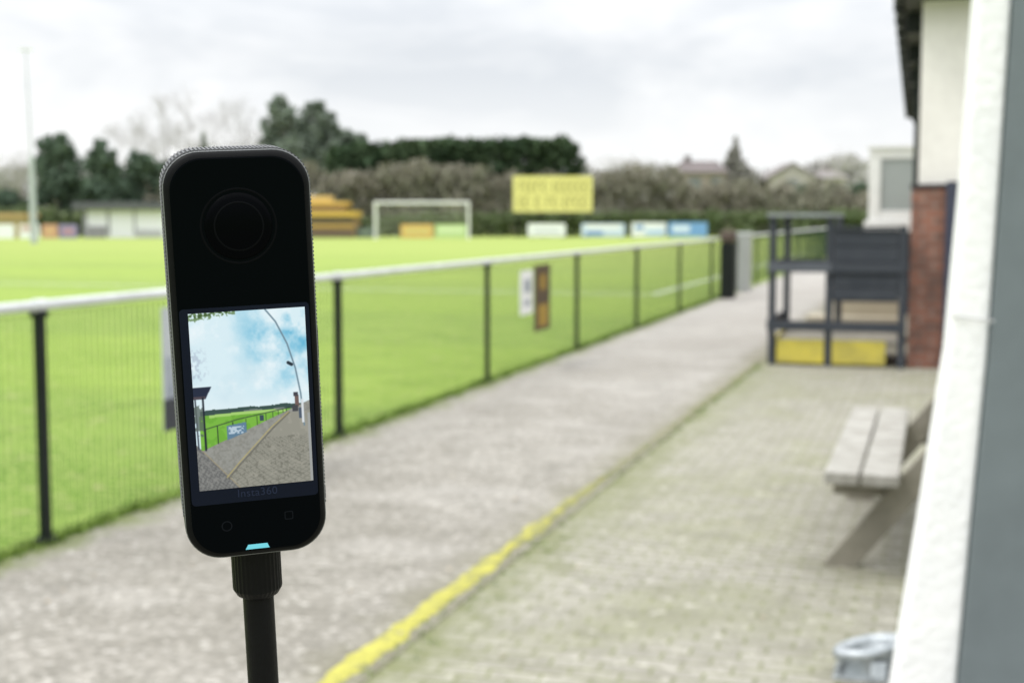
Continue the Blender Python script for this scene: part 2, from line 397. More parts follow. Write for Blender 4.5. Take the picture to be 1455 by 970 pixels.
e=empty('step_box',(-1.0,17.4,0)); tag(e,'ochre timber step against the clubhouse wall','step')
build(MB().box(-1.5,-.35,17.0,17.8,0,.30),'lower_tread',M_ochre,e,bevel=.01)
build(MB().box(-1.2,-.35,17.4,17.8,.302,.5),'upper_tread',M_ochre,e,bevel=.01)

# ---------------------------------------------------------------- picnic table
pt=empty('picnic_table',(.4,6.75,0)); tag(pt,'weathered wooden picnic table with attached bench seats','picnic table')
def seat(x0):
    mb=MB(); mb.box(x0,x0+.14,5.72,7.8,.405,.455); mb.box(x0+.152,x0+.30,5.72,7.8,.405,.455)
    return build(mb,'seat',M_woodtop,pt,bevel=.006)
seat(-.42); seat(.95)
mb=MB()
for k in range(5): mb.box(.05+k*.15,.19+k*.15,5.72,7.8,.72,.76)
build(mb,'table_top',M_woodtop,pt,bevel=.006)
def leg(x0,x1,y):
    # plank with foot and head sawn level
    w=.112/2/ math.sin(math.atan2(.718,abs(x1-x0)))
    m=MB(); m.add([(x0-w,y-.022,0),(x0+w,y-.022,0),(x1+w,y-.022,.718),(x1-w,y-.022,.718),(x0-w,y+.022,0),(x0+w,y+.022,0),(x1+w,y+.022,.718),(x1-w,y+.022,.718)],
      [(0,1,2,3),(4,7,6,5),(0,4,5,1),(1,5,6,2),(2,6,7,3),(3,7,4,0)])
    return build(m,'leg',M_wood,pt,bevel=.005)
for y in (5.98,7.45):
    leg(-.37,.20,y); leg(1.17,.60,y)
    build(MB().box(-.40,1.22,y+.026,y+.07,.31,.403),'cross_beam',M_wood,pt,bevel=.005)
    build(MB().box(.06,.78,y+.026,y+.07,.62,.718),'cross_beam',M_wood,pt,bevel=.005)

# ---------------------------------------------------------------- near pier and grey panel (turned frame, depth 4 m)
prof=[(0.0,1.135,1.328),(.113,1.148,1.333),(.6,1.215,1.362),(1.11,1.280,1.395),(1.6,1.312,1.414),(2.12,1.335,1.432),(2.9,1.365,1.456)]
mb=MB(); vs=[];fs=[]
for z,l,r in prof: vs+=[(l,4.0,z),(r,4.0,z),(r,4.1,z),(l+.01,4.1,z)]
for i in range(len(prof)-1):
    o=4*i
    for j in range(4): fs.append((o+j,o+(j+1)%4,o+4+(j+1)%4,o+4+j))
fs+=[(3,2,1,0),tuple(4*(len(prof)-1)+j for j in range(4))]
mb.add(vs,fs)
ent=empty('entrance_wall',at(1.24/4,4.0)); tag(ent,'white tapered pier with slate grey wall panel adjoining it','wall')
build(mb,'pier',pm('pier_white_mat',(0.93,0.93,0.925),(0.84,0.85,0.855),5,0.6,0.5),ent,turned=True,bevel=.012)
mb=MB(); vs=[];fs=[]
for z,l,r in prof: vs+=[(r+.002,4.0-.02,z),(2.3,4.0-.02,z),(2.3,4.1,z),(r+.002,4.1,z)]
fs=[]
for i in range(len(prof)-1):
    o=4*i
    for j in range(4): fs.append((o+j,o+(j+1)%4,o+4+(j+1)%4,o+4+j))
fs+=[(3,2,1,0),tuple(4*(len(prof)-1)+j for j in range(4))]
mb.add(vs,fs); build(mb,'wall_panel',M_pgrey,ent,turned=True)
mb=MB(); mb.cyl((1.277,3.994,1.215),(1.40,3.975,1.20),.003,n=6); build(mb,'cable',plain('cable_mat',(.5,.5,.5)),ent,turned=True)

# galvanised fitting at the foot of the pier
def lathe(profile,n=32):
    m=MB(); vs=[];fs=[]
    for r,z in profile:
        for i in range(n):
            a=2*math.pi*i/n; vs.append((r*math.cos(a),r*math.sin(a),z))
    for k in range(len(profile)-1):
        for i in range(n): fs.append((k*n+i,k*n+(i+1)%n,(k+1)*n+(i+1)%n,(k+1)*n+i))
    return m.add(vs,fs)
bx,by=at(.2700,4.40)[:2]
e=empty('metal_fitting',(bx,by,0)); tag(e,'low galvanised metal ring fitting at the pier foot','metal fitting')
bl_=lathe([(.0001,.010),(.092,.010),(.098,.018),(.090,.070),(.104,.078),(.110,.088),(.108,.104),(.098,.112),(.074,.108),(.066,.098),(.062,.03),(.0001,.028)],48)
def fx(x,y,z):
    a=math.atan2(y,x); k=1+.10*math.sin(2*a+.6)-.10*math.exp(-((a+2.1)**2)*5)
    return (x*1.04*k-.010,y*.85*k,z+(.20*x+.05*y if z>.06 else 0))
bl_.v=[fx(*p) for p in bl_.v]
build(bl_,'body',M_metal,e,local=True,sm=True)
build(MB().box(-.125,.14,-.095,.09,.006,.014),'base_plate',M_metal,e,local=True,bevel=.003)
mb=MB(); mb.cyl((.04,.01,.06),(.15,.05,.065),.040,.040,n=20); mb.cyl((.10,.03,.062),(.118,.038,.063),.052,.052,n=20)
build(mb,'side_tube',M_metal,e,local=True)
for a,b in ((-.108,-.075),(.09,-.078),(-.11,.065)):
    mb=MB(); mb.cyl((a,b,.014),(a,b,.028),.011,n=6); build(mb,'bolt_head',M_metal,e,local=True)
mb=MB(); mb.beam((-.118,-.03,.014),(-.090,-.025,.085),.014,.05,(0,1,0)); build(mb,'gusset',M_metal,e,local=True,bevel=.002)
mb=MB(); mb.beam((.02,-.092,.014),(.02,-.070,.07),.05,.012); build(mb,'gusset',M_metal,e,local=True,bevel=.002)

# ---------------------------------------------------------------- 360 camera on stick
th=YAW+math.radians(15.6)
R=Matrix.Rotation(th,4,'Z')@Matrix.Rotation(math.radians(5.0),4,'X')@Matrix.Rotation(math.radians(-2.7),4,'Y')
ctr=Vector(at(-.1964,.4215,1.4592))
H0=1.464
foot=ctr-(R.to_3x3()@Vector((0,0,H0)))
cam360=empty('action_camera',foot); cam360.rotation_euler=R.to_euler(); 
tag(cam360,'black 360-degree action camera with lit screen on a slim selfie stick','camera')
def rr(w,h,r,n=10,zc=0.0):
    pts=[]
    for cx,cz,a0 in ((w-r,h-r,0),(-(w-r),h-r,90),(-(w-r),-(h-r),180),(w-r,-(h-r),270)):
        for i in range(n+1):
            a=math.radians(a0+90*i/n); pts.append((cx+r*math.cos(a),cz+r*math.sin(a)+zc))
    return pts
def loops(spec,caps=True,z0=H0):
    m=MB(); vs=[];fs=[]; n=None
    for pts,y in spec:
        n=len(pts); vs+=[(x,y,z+z0) for x,z in pts]
    for k in range(len(spec)-1):
        for i in range(n): fs.append((k*n+i,(k*n+(i+1)%n),(k+1)*n+(i+1)%n,(k+1)*n+i))
    if caps: fs+=[tuple(range(n))[::-1],tuple((len(spec)-1)*n+i for i in range(n))]
    return m.add(vs,fs)
HW,HH,RC=.0214,.0618,.0108
def o(i): return rr(HW-i,HH-i,RC-i*.6)
M_body=pm('camera_body_mat',(0.0028,0.003,0.0035),(0.004,0.0045,0.005),400,0.5,0.1,spec=0.10,bd=.0001)
M_front=plain('camera_front_mat',(0.0008,0.0015,0.0024),0.30,0,0.03)
M_trim=plain('camera_trim_mat',(0.16,0.165,0.17),0.4,0.3)
M_mark=emit('icon_mat',lin(14,18,23),1.0)
body=build(loops([(o(.0022),-.0135),(o(.0010),-.0130),(o(.0002),-.0120),(o(0),-.0105),(o(0),.0105),(o(.0006),.0125),(o(.0022),.0137)]),'body',M_body,cam360,local=True,sm=False)
for p in body.data.polygons: p.use_smooth=len(p.vertices)==4
front=build(loops([(o(.0020),-.01355),(o(.0020),-.01385),(o(.0024),-.0140)]),'front_panel',M_front,cam360,local=True)
mb=MB(); pts=o(.0003)
for i in range(len(pts)):
    a=pts[i];b=pts[(i+1)%len(pts)]; mb.cyl((a[0],-.0119,a[1]+H0),(b[0],-.0119,b[1]+H0),.00026,n=6,caps=False)
build(mb,'edge_trim',M_trim,cam360,local=True,sm=True)
# fine ribs running round the side wall
mb=MB(); pts=rr(HW,HH,RC,24); acc=0
for i in range(len(pts)):
    a=Vector((pts[i][0],0,pts[i][1]));b=Vector((pts[(i+1)%len(pts)][0],0,pts[(i+1)%len(pts)][1])); L_=(b-a).length
    if L_<1e-7: continue
    t_=(b-a)/L_; nr=Vector((t_.z,0,-t_.x)); s_=acc
    while s_<L_:
        p=a+t_*s_
        if p.z>-.048: mb.beam((p.x,-.0110,p.z+H0),(p.x,.0100,p.z+H0),.0006,.0006,(nr.x,0,nr.z))
        s_+=.0012
    acc=s_-L_
build(mb,'side_grip',pm('grip_mat',(0.11,0.114,0.118),(0.07,0.073,0.077),200,0.5,0,spec=.3),cam360,local=True)
for z,l in ((.002,.009),(-.046,.004)):
    build(MB().box(HW-.0003,HW+.0011,-.005,.004,H0+z-l/2,H0+z+l/2),'side_button',M_body,cam360,local=True,bevel=.0003)
def disc_lathe(profile,cx,cz,mat,name,parent,n=64):
    m=MB();vs=[];fs=[]
    for r,y in profile:
        for i in range(n):
            a=2*math.pi*i/n; vs.append((cx+r*math.cos(a),y,cz+H0+r*math.sin(a)))
    for k in range(len(profile)-1):
        for i in range(n): fs.append((k*n+i,k*n+(i+1)%n,(k+1)*n+(i+1)%n,(k+1)*n+i))
    m.add(vs,fs); return build(m,name,mat,parent,local=True,sm=True)
M_lens=plain('lens_glass_mat',(0.0008,0.0011,0.0017),0.30,0,0.026)
M_ring=plain('lens_ring_mat',(0.0022,0.0026,0.0033),0.5,0,0.04)
lens=disc_lathe([(.0001,-.0155),(.003,-.0154),(.006,-.0151),(.0085,-.0146),(.0098,-.0141),(.0099,-.0138)],-.0003,.0397,M_lens,'lens',cam360)
disc_lathe([(.0106,-.01402),(.0107,-.01408),(.0111,-.01408),(.0112,-.01402)],-.0003,.0397,M_ring,'lens_ring',lens)
disc_lathe([(.0068,-.01500),(.0069,-.01503),(.0072,-.01498),(.0073,-.01490)],-.0003,.0397,M_ring,'inner_ring',lens)
# screen
SW,SH=.0342,.0540; SX,SZ=.0006,-.0124
nx,ny=200,310
def vcol_paint():
    X,Y=np.meshgrid(np.linspace(0,165,nx+1),np.linspace(0,250,ny+1))
    im=np.zeros(X.shape+(3,))
    def smn(s,seed,o=4):
        r=np.random.default_rng(seed); out=np.zeros(X.shape); amp=1;tot=0
        for k in range(o):
            g=r.random((int(260/s)+3,int(180/s)+3)); gx=X/s;gy=Y/s
            ix=gx.astype(int);iy=gy.astype(int);fx=gx-ix;fy=gy-iy
            fx=fx*fx*(3-2*fx);fy=fy*fy*(3-2*fy)
            out+=amp*((g[iy,ix]*(1-fx)+g[iy,ix+1]*fx)*(1-fy)+(g[iy+1,ix]*(1-fx)+g[iy+1,ix+1]*fx)*fy)
            tot+=amp; amp*=.55; s/=2
        return out/tot
    def setm(m,c,al=1.0): 
        a=m.astype(float)[...,None]*al if m.dtype==bool else m[...,None]*al
        im[:]=im*(1-a)+np.array(c)*a
    def line(pts,w):
        d=np.full(X.shape,1e9)
        for (x0,y0),(x1,y1) in zip(pts[:-1],pts[1:]):
            L=(x1-x0)**2+(y1-y0)**2; t=np.clip(((X-x0)*(x1-x0)+(Y-y0)*(y1-y0))/L,0,1)
            d=np.minimum(d,np.hypot(X-x0-t*(x1-x0),Y-y0-t*(y1-y0)))
        return np.clip(w/2+.5-d,0,1)
    n1=smn(60,1,5); n2=smn(26,2,5); n3=smn(3,3,2); n4=smn(9,5,3); n5=smn(46,11,6)
    im[:]=(216,237,244)
    blue=np.clip((X/165-.26)*1.7,0,1)*np.clip(1.35-Y/100,0,1)
    setm(np.clip(blue*np.clip((n5-.36)*3.2,0,1)*1.35,0,1),(96,178,212))
    setm(np.clip((n2-.48)*3.2,0,1)*.7,(244,250,252))
    setm(np.clip((n1-.50)*4,0,1)*np.clip((Y-20)/60,0,1)*.28,(176,208,222))
    setm(np.clip((Y-105)/40,0,1)*(Y<146)*.6,(228,240,245))
    setm((Y<9*(1-X/75)+n3*9-3)&(X<66)&(n3>.40),(104,132,84),.85)
    setm((Y<6*(1-X/75)+n3*6-2)&(X<60)&(n3>.55),(62,88,50),.9)
    setm(np.clip((n3-.52)*6,0,1)*np.clip((20+n4*8-X)/12,0,1)*np.clip((Y-45)/12,0,1)*np.clip((100-Y)/12,0,1),(172,184,202),.6)
    hz=143-2.5*np.sin(X/165*3.1)
    setm((Y>hz-3-6*n2)&(Y<hz+3)&(X>8),(60,82,78))
    setm((Y>hz-1)&(Y<hz+3)&(X>70)&(X<140)&(n4>.5),(120,130,125))
    pitchlow=193-(X-8)*.385
    setm((Y>hz+1)&(Y<pitchlow)&(X>6)&(X<140),(122,182,68))
    setm((Y>hz+1)&(Y<pitchlow)&(X>6)&(X<140)&(n4>.52),(108,168,58),.7)
    setm((Y>hz+1)&(Y<hz+5)&(X>20)&(X<130),(165,207,114))
    gnd=(Y>=pitchlow)|((X>=140)&(Y>hz+3))|((X<=6)&(Y>190))
    setm(gnd,(146,147,141))
    setm(gnd&(n4>.55),(138,138,131),.7); setm(gnd&(n3>.62),(158,158,152),.5); setm(gnd&(n3<.34),(130,130,123),.5)
    yl=lambda y:134-(y-148)*1.06
    right=gnd&(X>yl(Y))&(Y>148)
    setm(right,(148,147,136))
    dep=np.maximum(Y-128,4)
    a=(X-150)/dep*3.6; bq=np.log(dep)*17.0
    jt=(np.abs((a*2.6+bq)%1-.5)>.42)|(np.abs((bq-a*2.6)%1-.5)>.42)
    setm(right&jt&(Y>182),(108,109,100),.5); setm(right&(n4>.60),(162,160,148),.5); setm(right&(n3>.68)&(Y>180),(104,104,94),.5)
    left=(Y>193+(X-8)*1.12)&(X<60)
    setm(left,(124,125,123)); setm(left&((np.abs(((X+Y*.6)/6)%1-.5)>.38)|(np.abs(((Y-X*.8)/5)%1-.5)>.39)),(92,93,92),.7); setm(left&(n3>.6),(146,146,142),.6)
    setm(line([(8,193),(30,218),(58,250)],1.4),(158,148,122))
    setm(line([(42,236),(62,215),(85,193),(110,169),(135,148)],2.0),(84,82,72),.6)
    setm(line([(40,234),(60,213),(83,191),(108,167),(134,147)],.9),(206,184,92),.85)
    setm(line([(12,163),(60,152),(136,141)],1.1),(46,56,56))
    for x in (14,31,53,72,88,101,111,119,126,131):
        setm(line([(x,163-(x-12)*.175),(x,193-(x-8)*.385)],1.3 if x<60 else .7),(38,46,46))
    setm((X>44)&(X<72)&(Y>160-(X-45)*.13)&(Y<180-(X-45)*.33),(96,128,152))
    setm((X>47)&(X<69)&(Y>162)&(Y<172)&(n3>.47),(205,220,230),.8)
    setm((X>92)&(X<98)&(Y>149)&(Y<157),(60,76,90))
    setm((X<26-(Y-103)*.55)&(Y>103)&(Y<120),(38,46,66)); setm((X<17)&(Y>116)&(Y<120),(80,72,80))
    setm(line([(13,118),(13,192)],2.6),(32,38,50)); setm(line([(2,120),(3,190)],2),(60,66,78))
    setm((X<12)&(Y>128)&(Y<178)&(n4>.55),(90,102,96),.8)
    setm(line([(108,0),(122,18),(137,50),(147,85),(153,122),(156,168)],2.2),(112,136,150))
    setm(line([(137,77),(142,80)],4.5),(40,50,60))
    setm((X>144)&(X<150)&(Y>124)&(Y<141),(112,92,88)); setm((X>142)&(X<149)&(Y>120)&(Y<125),(70,70,78))
    setm((X>140)&(X<148)&(Y>138)&(Y<147),(72,74,78)); setm((X>153)&(X<156)&(Y>130)&(Y<164),(216,222,226))
    setm((X>149)&(X<153)&(Y>142)&(Y<158),(80,92,108)); setm((X>161)&(Y>150)&(Y<250),(160,163,161))
    # slight softening as on a small display
    k=im.copy()
    k[1:-1,1:-1]=(im[1:-1,1:-1]*4+im[:-2,1:-1]+im[2:,1:-1]+im[1:-1,:-2]+im[1:-1,2:])/8
    c=k/255.0
    return np.where(c<=0.04045,c/12.92,((c+0.055)/1.055)**2.4)
pl_=vcol_paint()
xs=np.linspace(-SW/2,SW/2,nx+1); zs=np.linspace(SH/2,-SH/2,ny+1)
vs=[(SX+x,-.01415,H0+SZ+z) for z in zs for x in xs]
fs=[(j*(nx+1)+i,(j+1)*(nx+1)+i,(j+1)*(nx+1)+i+1,j*(nx+1)+i+1) for j in range(ny) for i in range(nx)]
m,nt,b=base_mat('screen_mat'); at_=nt.nodes.new('ShaderNodeVertexColor'); at_.layer_name='picture'
b.inputs['Base Color'].default_value=(.003,.003,.004,1); b.inputs['Roughness'].default_value=.3
b.inputs['Specular IOR Level'].default_value=.08
nt.links.new(at_.outputs[0],b.inputs['Emission Color']); b.inputs['Emission Strength'].default_value=1.0
frame=build(loops([(rr(.0190,.0300,.0012,4,SZ-.0016),-.0139),(rr(.0190,.0300,.0012,4,SZ-.0016),-.01408)]),'screen_surround',plain('screen_surround_mat',(0.0055,0.0080,0.018),0.35,0,.08),cam360,local=True)
scr=build(MB().add(vs,fs),'screen',m,cam360,local=True)
ca=scr.data.color_attributes.new('picture','FLOAT_COLOR','POINT')
arr=np.ones((len(vs),4)); arr[:,:3]=pl_.reshape(-1,3); ca.data.foreach_set('color',arr.ravel())
cu=bpy.data.curves.new('t','FONT'); cu.body='Insta360'; cu.size=.0034; cu.align_x='CENTER'; cu.align_y='CENTER'; cu.extrude=.00002; cu.space_character=1.05
to=bpy.data.objects.new('t',cu); COL.objects.link(to); bpy.context.view_layer.update()
tm=bpy.data.meshes.new_from_object(to.evaluated_get(bpy.context.evaluated_depsgraph_get())); bpy.data.objects.remove(to)
tm.transform(Matrix.Translation((SX,-.01416,H0-.0414))@Matrix.Rotation(math.radians(90),4,'X'))
tm.materials.clear(); tm.materials.append(emit('lettering_mat',lin(35,43,61),1.0))
lo=bpy.data.objects.new('brand_lettering',tm); COL.objects.link(lo); lo.parent=frame
def ring(cx,cz,r,w,n=40,sq=False):
    m=MB();vs=[];fs=[]
    outer=rr(r,r,r*.999 if not sq else r*.35,8); inner=rr(r-w,r-w,(r-w)*.999 if not sq else (r-w)*.3,8); k=len(outer)
    vs=[(cx+x,-.01408,cz+H0+z) for x,z in outer]+[(cx+x,-.01408,cz+H0+z) for x,z in inner]
    for i in range(k): fs.append((i,(i+1)%k,k+(i+1)%k,k+i))
    return m.add(vs,fs)
build(ring(-.0091,-.0512,.0016,.0003),'record_icon',M_mark,cam360,local=True)
build(ring(.0097,-.0497,.0013,.00025,sq=True),'gallery_icon',M_mark,cam360,local=True)
mb=MB(); mb.add([(-.0039,-.0143,H0-.0592),(.0033,-.0143,H0-.0592),(.0027,-.0143,H0-.0578),(-.0031,-.0143,H0-.0578),
 (-.0039,-.0137,H0-.0592),(.0033,-.0137,H0-.0592),(.0027,-.0137,H0-.0578),(-.0031,-.0137,H0-.0578)],[(0,1,2,3),(4,7,6,5),(0,4,5,1),(1,5,6,2),(2,6,7,3),(3,7,4,0)])
build(mb,'status_light',emit('led_mat',lin(120,215,228),1.0),cam360,local=True)
M_stick=pm('stick_mat',(0.003,0.003,0.0035),(0.005,0.005,0.006),60,0.45,0.05,spec=.12)
stick=build(lathe([(.0001,.02),(.009,.02),(.009,.28),(.0075,.285),(.0075,.62),(.0062,.625),(.0062,1.0),(.0049,1.005),(.0049,H0-.0770)],40),'selfie_stick',M_stick,cam360,local=True,sm=False)
mb=MB(); n=64; vs=[];fs=[]
prof2=[(.0050,-.0795),(.0066,-.0785),(.0076,-.0765),(.0076,-.0640),(.0078,-.0635),(.0078,-.0617),(.0030,-.0612)]
for k,(r,z) in enumerate(prof2):
    for i in range(n):
        a=2*math.pi*i/n; rr_=r+(.00018 if (i%2 and k in (2,3)) else 0); vs.append((rr_*math.cos(a),rr_*math.sin(a),H0+z))
for k in range(len(prof2)-1):
    for i in range(n): fs.append((k*n+i,k*n+(i+1)%n,(k+1)*n+(i+1)%n,(k+1)*n+i))
mb.add(vs,fs); build(mb,'collar',M_stick,stick,local=True)
for k in range(3):
    a=2*math.pi*k/3+.5; build(MB().beam((0,0,.06),(.12*math.cos(a),.12*math.sin(a),.006),.014,.008),'foot',M_stick,stick,local=True,bevel=.002)

# ---------------------------------------------------------------- far side of the ground
def T(px): return (px-727.5)/1950
gd=95; gx0,gx1=T(534)*gd,T(666)*gd
ge=empty('goal',at(T(600),gd)); tag(ge,'white full-size football goal with net on the pitch','goal')
mb=MB(); mb.cyl((gx0,gd,0),(gx0,gd,2.5),.085,n=12); mb.cyl((gx1,gd,0),(gx1,gd,2.5),.085,n=12); mb.cyl((gx0-.08,gd,2.5),(gx1+.08,gd,2.5),.085,n=12)
build(mb,'goal_frame',M_white,ge,turned=True)
for x in (gx0,gx1):
    mb=MB(); mb.cyl((x,gd,2.45),(x,gd+1.0,2.3),.035,n=6); mb.cyl((x,gd+1.0,2.3),(x,gd+2.0,0),.035,n=6)
    build(mb,'net_support',M_galv,ge,turned=True)
mb=MB()
x=gx0
while x<=gx1: mb.cyl((x,gd+1.0,2.3),(x,gd+2.0,0),.006,n=3,caps=False); mb.cyl((x,gd,2.45),(x,gd+1.0,2.3),.006,n=3,caps=False); x+=.3
for k in range(9): 
    f=k/9; mb.cyl((gx0,gd+1+f,2.3*(1-f)),(gx1,gd+1+f,2.3*(1-f)),.006,n=3,caps=False)
build(mb,'net',M_white,ge,turned=True)

def board(px0,px1,d,z0,z1,cols,label,cat='advertising board',name='advertising_board',grp='advertising boards around the pitch'):
    x0,x1=T(px0)*d,T(px1)*d
    e=empty(name,at((x0+x1)/2/d,d)); tag(e,label,cat,grp)
    build(MB().box(x0,x1,d,d+.05,z0,z1),'panel',plain(name+'_mat',cols[0],0.6),e,turned=True)
    for i,(a,b,c,dd,col) in enumerate(cols[1:]):
        build(MB().box(x0+(x1-x0)*a,x0+(x1-x0)*b,d-.01*(i+1),d-.002,z0+(z1-z0)*c,z0+(z1-z0)*dd),'print',plain('print_mat',col,0.6),e,turned=True)
    for f in (.08,.92): build(MB().box(x0+(x1-x0)*f-.04,x0+(x1-x0)*f+.04,d+.052,d+.13,0,z1),'support',M_blackpost,e,turned=True)
    return e
W_=(.80,.82,.84); B_=(.12,.26,.55); O_=(.66,.40,.10)
board(750,803,100,.12,1.05,[W_,(.15,.85,.3,.55,(.55,.58,.62))],'white advertising board with faint grey print beside the pitch')
board(826,887,100,.12,1.05,[(.55,.65,.8),(.1,.9,.55,.9,W_),(.1,.5,.1,.4,B_)],'pale blue and white advertising board beside the pitch')
board(897,946,100,.12,1.12,[W_,(.4,.95,.1,.5,(.45,.6,.8)),(.1,.35,.5,.8,B_)],'white advertising board with blue panel beside the pitch')
board(949,1004,99,.12,1.15,[(.16,.33,.62),(.1,.55,.3,.8,(.6,.7,.85))],'blue advertising board with pale lettering beside the pitch')
board(570,616,101,.0,1.0,[O_,(.1,.9,.3,.7,(.60,.50,.15))],'orange advertising board behind the goal')
board(619,663,101,.0,1.0,[(.46,.62,.26),(.1,.9,.4,.8,(.60,.72,.42))],'lime green advertising board behind the goal')
board(-40,22,99,.0,1.0,[W_,(.1,.6,.2,.7,(.75,.6,.56))],'white and pink advertising board along the touchline')
board(30,58,99,.0,1.0,[W_,(.1,.9,.5,.9,(.55,.38,.35))],'white advertising board with red band along the touchline')
board(62,84,99,.0,1.0,[(.55,.30,.2),(.2,.8,.3,.7,(.6,.4,.2))],'red advertising board along the touchline')
board(86,112,99,.0,1.0,[(.25,.22,.38),(.2,.8,.3,.7,(.45,.25,.3))],'purple advertising board along the touchline')
board(505,532,102,.0,.8,[(.10,.13,.12),(.2,.8,.3,.7,(.2,.25,.2))],'dark green advertising board behind the goal')
d=104; x0,x1=T(729)*d,T(841)*d
yb=empty('yellow_hoarding',at((x0+x1)/2/d,d)); tag(yb,'large yellow hoarding on posts above the hedge','sign')
build(MB().box(x0,x1,d,d+.08,1.9,4.6),'panel',plain('hoarding_mat',(.72,.67,.24),.6),yb,turned=True)
mb=MB(); 
for z0,z1 in ((3.40,4.2),(2.25,3.05)):
    x=x0+.4
    while x<x1-.6:
        w=random.uniform(.26,.46)
        mb.box(x,x+.13,d-.012,d-.002,z0,z1); mb.box(x+.132,x+w,d-.012,d-.002,z1-.18,z1)
        if random.random()<.6: mb.box(x+.132,x+w,d-.012,d-.002,z0,z0+.18)
        x+=w+.13
        if random.random()<.2: x+=.3
build(mb,'lettering',plain('hoarding_print_mat',(.36,.32,.10),.6),yb,turned=True)
for f in (.05,.35,.65,.95): build(MB().box(x0+(x1-x0)*f-.06,x0+(x1-x0)*f+.06,d+.082,d+.2,0,4.5),'support_post',M_blackpost,yb,turned=True)
def T2(px,d): return T(px)*d
d=101
e=empty('white_stand',at(T(172),d)); tag(e,'low white spectator stand with dark flat roof','stand')
build(MB().box(T2(118,d),T2(236,d),d+.4,d+4,0,2.1),'wall',plain('stand_white_mat',(.80,.80,.86),.7),e,turned=True)
build(MB().box(T2(106,d),T2(240,d),d-.2,d+4.2,2.05,2.6),'roof',pm('stand_roof_grey_mat',(.10,.105,.115)),e,turned=True,bevel=.03)
for a,b,z0,z1 in ((118.5,124,.0,2.0),(152,156,.2,2.0),(190,193,.2,2.0)): build(MB().box(T2(a,d),T2(b,d),d+.36,d+.398,z0,z1),'upright_panel',plain('upright_mat',(.3,.3,.33)),e,turned=True)
build(MB().box(T2(125,d),T2(151,d),d+.30,d+.39,0,.85),'lower_panel',plain('dk_panel_mat',(.28,.27,.30)),e,turned=True)
build(MB().box(T2(194,d),T2(230,d),d+.30,d+.39,0,.6),'lower_panel',plain('dk_panel_mat',(.45,.45,.48)),e,turned=True)
# stepped amber terrace building
e=empty('orange_stand',at(T(472),d)); tag(e,'stepped amber and dark covered stand beside the pitch','stand')
build(MB().box(T2(425,d),T2(504,d),d+.5,d+4,0,1.55),'wall',plain('stand_wall_mat',(.30,.19,.09)),e,turned=True)
build(MB().box(T2(425,d),T2(507,d),d+.1,d+4.1,1.553,1.95),'roof',plain('stand_roof_mat',(.58,.38,.07)),e,turned=True,bevel=.02)
build(MB().box(T2(425,d),T2(486,d),d+1.2,d+4,1.953,2.35),'upper_wall',plain('stand_upper_mat',(.22,.15,.09)),e,turned=True)
build(MB().box(T2(425,d),T2(492,d),d+1.0,d+4.1,2.353,2.65),'upper_roof',plain('stand_upper_roof_mat',(.56,.38,.09)),e,turned=True,bevel=.02)
build(MB().box(T2(425,d),T2(466,d),d+2,d+4,2.653,3.1),'top_box',plain('stand_top_mat',(.55,.40,.14)),e,turned=True,bevel=.02)
for z0,z1,cc_ in ((.15,.5,(.14,.10,.08)),(.75,1.0,(.50,.32,.10)),(1.15,1.45,(.12,.10,.08))):
    build(MB().box(T2(430,d),T2(502,d),d+.35,d+.49,z0,z1),'front_panel',plain('stand_panel_mat',cc_),e,turned=True)
e=empty('amber_stand',at(T(15),d)); tag(e,'low amber shelter behind the boards','stand')
build(MB().box(T2(-40,d),T2(34,d),d+.5,d+3,0,1.5),'wall',plain('amber_wall_mat',(.45,.36,.18)),e,turned=True)
build(MB().box(T2(-42,d),T2(38,d),d+.2,d+3.2,1.51,1.8),'roof',plain('amber_roof_mat',(.48,.33,.14)),e,turned=True)
d=80; bxm=T(50)*d
fe=empty('floodlight_mast',at(T(50),d)); tag(fe,'tall slim pale grey floodlight mast beyond the pitch','floodlight')
mb=MB(); mb.cyl((bxm,d,0),(bxm-.0,d,5.0),.20,.16,n=12); mb.cyl((bxm,d,5.0),(bxm-.15,d,11.2),.055,.035,n=12)
build(mb,'mast',pm('mast_mat',(.46,.50,.52)),fe,turned=True)
for k in (-1,1): build(MB().box(bxm-.15+k*.24-.14,bxm-.15+k*.24+.14,d-.08,d+.08,11.0,11.15),'lamp',plain('floodlamp_mat',(.75,.76,.78)),fe,turned=True)

